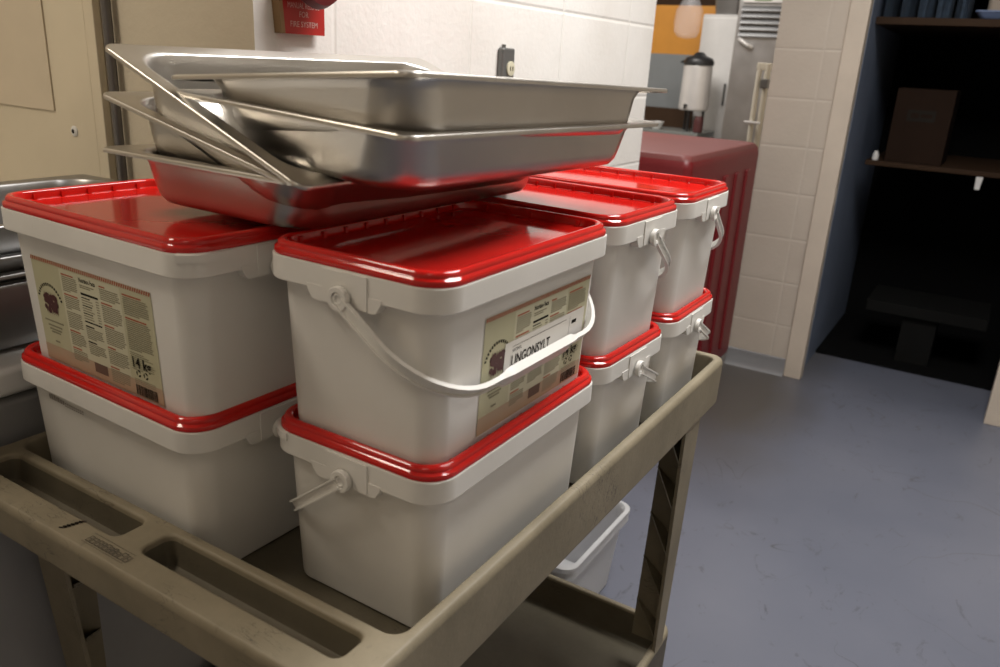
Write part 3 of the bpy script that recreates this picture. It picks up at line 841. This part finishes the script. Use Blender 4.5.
bm = BM(); box(bm, .005, .042, -.045, .0, 1.245, 1.29, bev=.005); finish('bracket', bm, M['box_grey'], t)
# clear bag hanging against the orange wall
bm = BM(); n = 22; rings = []
rnd = random.Random(2)
for z, r in ((0, .012), (-.03, .02), (-.07, .055), (-.13, .085), (-.20, .092), (-.26, .085), (-.29, .055), (-.30, .004)):
    rings.append([bm.verts.new((r*(1+rnd.uniform(-.16, .16))*cos(2*PI*k/n), r*.5*(1+rnd.uniform(-.2, .2))*sin(2*PI*k/n), z)) for k in range(n)])
loft(bm, rings, 0, True, True)
o = finish('plastic_bag', bm, M['film'], None, 180); o.location = (-1.375, 4.58, 1.80); tag(o, 'clear plastic bag hanging in front of the orange wall', 'bag')
bm = BM(); tube(bm, [(-1.6, 4.58, 1.803), (-1.10, 4.58, 1.803)], .005, 8); tube(bm, [(-1.58, 4.58, 1.803), (-1.58, 5.0, 1.803)], .005, 8)
o = finish('hanging_rail', bm, M['steel2']); tag(o, 'thin steel rail carrying the clear plastic bag', 'rail')

# ------------------------------------------------------------------ closet contents
t = thing('wall_shelf', 'upper dark wooden shelf across the closet holding denim', 'shelf', (.457, 3.79, 1.572))
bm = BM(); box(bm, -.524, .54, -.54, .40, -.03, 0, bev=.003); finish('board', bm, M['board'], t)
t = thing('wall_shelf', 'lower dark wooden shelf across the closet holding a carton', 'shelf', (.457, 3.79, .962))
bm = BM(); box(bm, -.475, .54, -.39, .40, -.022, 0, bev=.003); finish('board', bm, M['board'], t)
for k in range(5):
    bm = BM(); n = 24; w = .058; base = -.03 if k % 2 else .0; rr_ = random.Random(k); rows = []
    for z in (0, .05, .12, .20, .30):
        row = []
        for i in range(n):
            a = 2*PI*i/n; r = 1+.18*sin(3*a+k)+.10*sin(7*a+k*2)*(1 if z else .5)
            row.append(bm.verts.new((w*.5*r*cos(a), .13*r*sin(a), z)))
        rows.append(row)
    loft(bm, rows, 0, True, True)
    o = finish('folded_denim', bm, M['denim'], None, 60); o.location = (-.040+k*.073, 3.42, 1.5725)
    tag(o, ['folded dark denim at the closet wall end of the upper shelf', 'second bundle of dark denim from the door frame on the upper shelf', 'middle bundle of dark denim on the upper shelf', 'fourth bundle of dark denim from the door frame on the upper shelf', 'bundle of dark denim beside the pale blue tub'][k], 'clothing', 'denim on the upper shelf')
t = thing('storage_tub', 'pale blue tub with beige contents beside the denim on the upper shelf', 'tub', (.462, 3.44, 1.5725))
bm = BM(); rs = [ring(bm, rr(a, b, .02, 5), z) for a, b, z in ((.13, .13, 0), (.145, .145, .005), (.16, .16, .028), (.165, .165, .028), (.165, .165, .034), (.15, .15, .034), (.14, .14, .012))]
loft(bm, rs, 0, True, True); finish('tray', bm, M['tub_blue'], t)
bm = BM(); box(bm, -.125, .125, -.125, .125, .0125, .16, bev=.02, seg=3); finish('contents', bm, M['tub_beige'], t)
t = thing('cardboard_box', 'brown cardboard carton with a black printed panel on the lower shelf', 'box', (.175, 3.58, .9625))
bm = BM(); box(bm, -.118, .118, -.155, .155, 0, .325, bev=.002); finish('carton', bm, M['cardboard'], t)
bm = BM(); box(bm, -.119, .119, -.03, .03, .3252, .3258); finish('tape', bm, M['board'], t)
P = Print(lambda s, t_, d: (s, -.1556-d, t_)); P.rect(-.06, .055, .185, .235, 0, 0); P.rect(-.045, -.012, .20, .222, 1, .0003); P.rect(-.005, .042, .203, .219, 1, .0003)
finish('print', P.bm, [M['ink'], M['cardboard']], t, recalc=False)
bm = BM(); lathe(bm, [(.012, 0), (.014, .003), (.014, .026), (.009, .034), (.009, .042), (.0005, .043)], 16)
o = finish('small_bottle', bm, M['off_white']); o.location = (.018, 3.43, .9625); tag(o, 'tiny white bottle on the lower shelf beside the door frame', 'bottle')
bm = BM(); prism(bm, [(-.013, 0), (.014, 0), (.009, -.055), (-.010, -.055)], lambda u, v, d: (u, d, v), -.006, .0)
o = finish('paper_tag', bm, M['off_white']); o.location = (.455, 3.398, .938); tag(o, 'white paper tag hanging from the edge of the lower shelf', 'tag')
t = thing('low_bench', 'dim low bench on a central panel at the closet floor', 'bench', (.36, 3.62, .0125))
bm = BM(); box(bm, -.25, .27, -.18, .18, .235, .29, bev=.004); finish('top', bm, M['bench'], t)
bm = BM(); box(bm, -.08, .07, -.15, .15, 0, .235, bev=.003); finish('pedestal', bm, M['bench'], t)

# ------------------------------------------------------------------ light
def area(name, loc, rot, sx, sy, power, col):
    l = bpy.data.lights.new(name, 'AREA'); l.shape = 'RECTANGLE'; l.size = sx; l.size_y = sy; l.energy = power; l.color = col
    o = bpy.data.objects.new(name, l); C.objects.link(o); o.location = loc; o.rotation_euler = rot; return o
area('ceiling_lamp_aisle', (.48, 1.00, 2.72), (0, 0, 0), .6, 1.2, 66, (1, .975, .945))
area('fill_light_corridor', (1.7, .9, 2.72), (0, 0, 0), .5, 1.2, 7, (1, .96, .91))  # unseen fill added to lift the bucket sides facing the corridor
area('fill_light_rear', (.6, -1.5, 2.72), (0, 0, 0), .5, 1.0, 3.5, (1, .86, .70))  # unseen fill added behind the camera, standing in for bounced light
area('fill_light_alcove', (-1.2, -.9, 2.72), (0, 0, 0), .4, .8, 21, (1, .88, .72))  # unseen fill added over the freezer to brighten the alcove wall
area('ceiling_lamp_kitchen', (-1.6, 3.2, 2.72), (0, 0, 0), 1.0, 1.2, 60, (1, .95, .90))
w = bpy.data.worlds.new('world'); bpy.context.scene.world = w; w.use_nodes = True
w.node_tree.nodes['Background'].inputs[0].default_value = (.9, .85, .8, 1); w.node_tree.nodes['Background'].inputs[1].default_value = .02
sc = bpy.context.scene
sc.view_settings.view_transform = 'Standard'; sc.view_settings.look = 'None'; sc.view_settings.exposure = 0
sc.cycles.max_bounces = 8
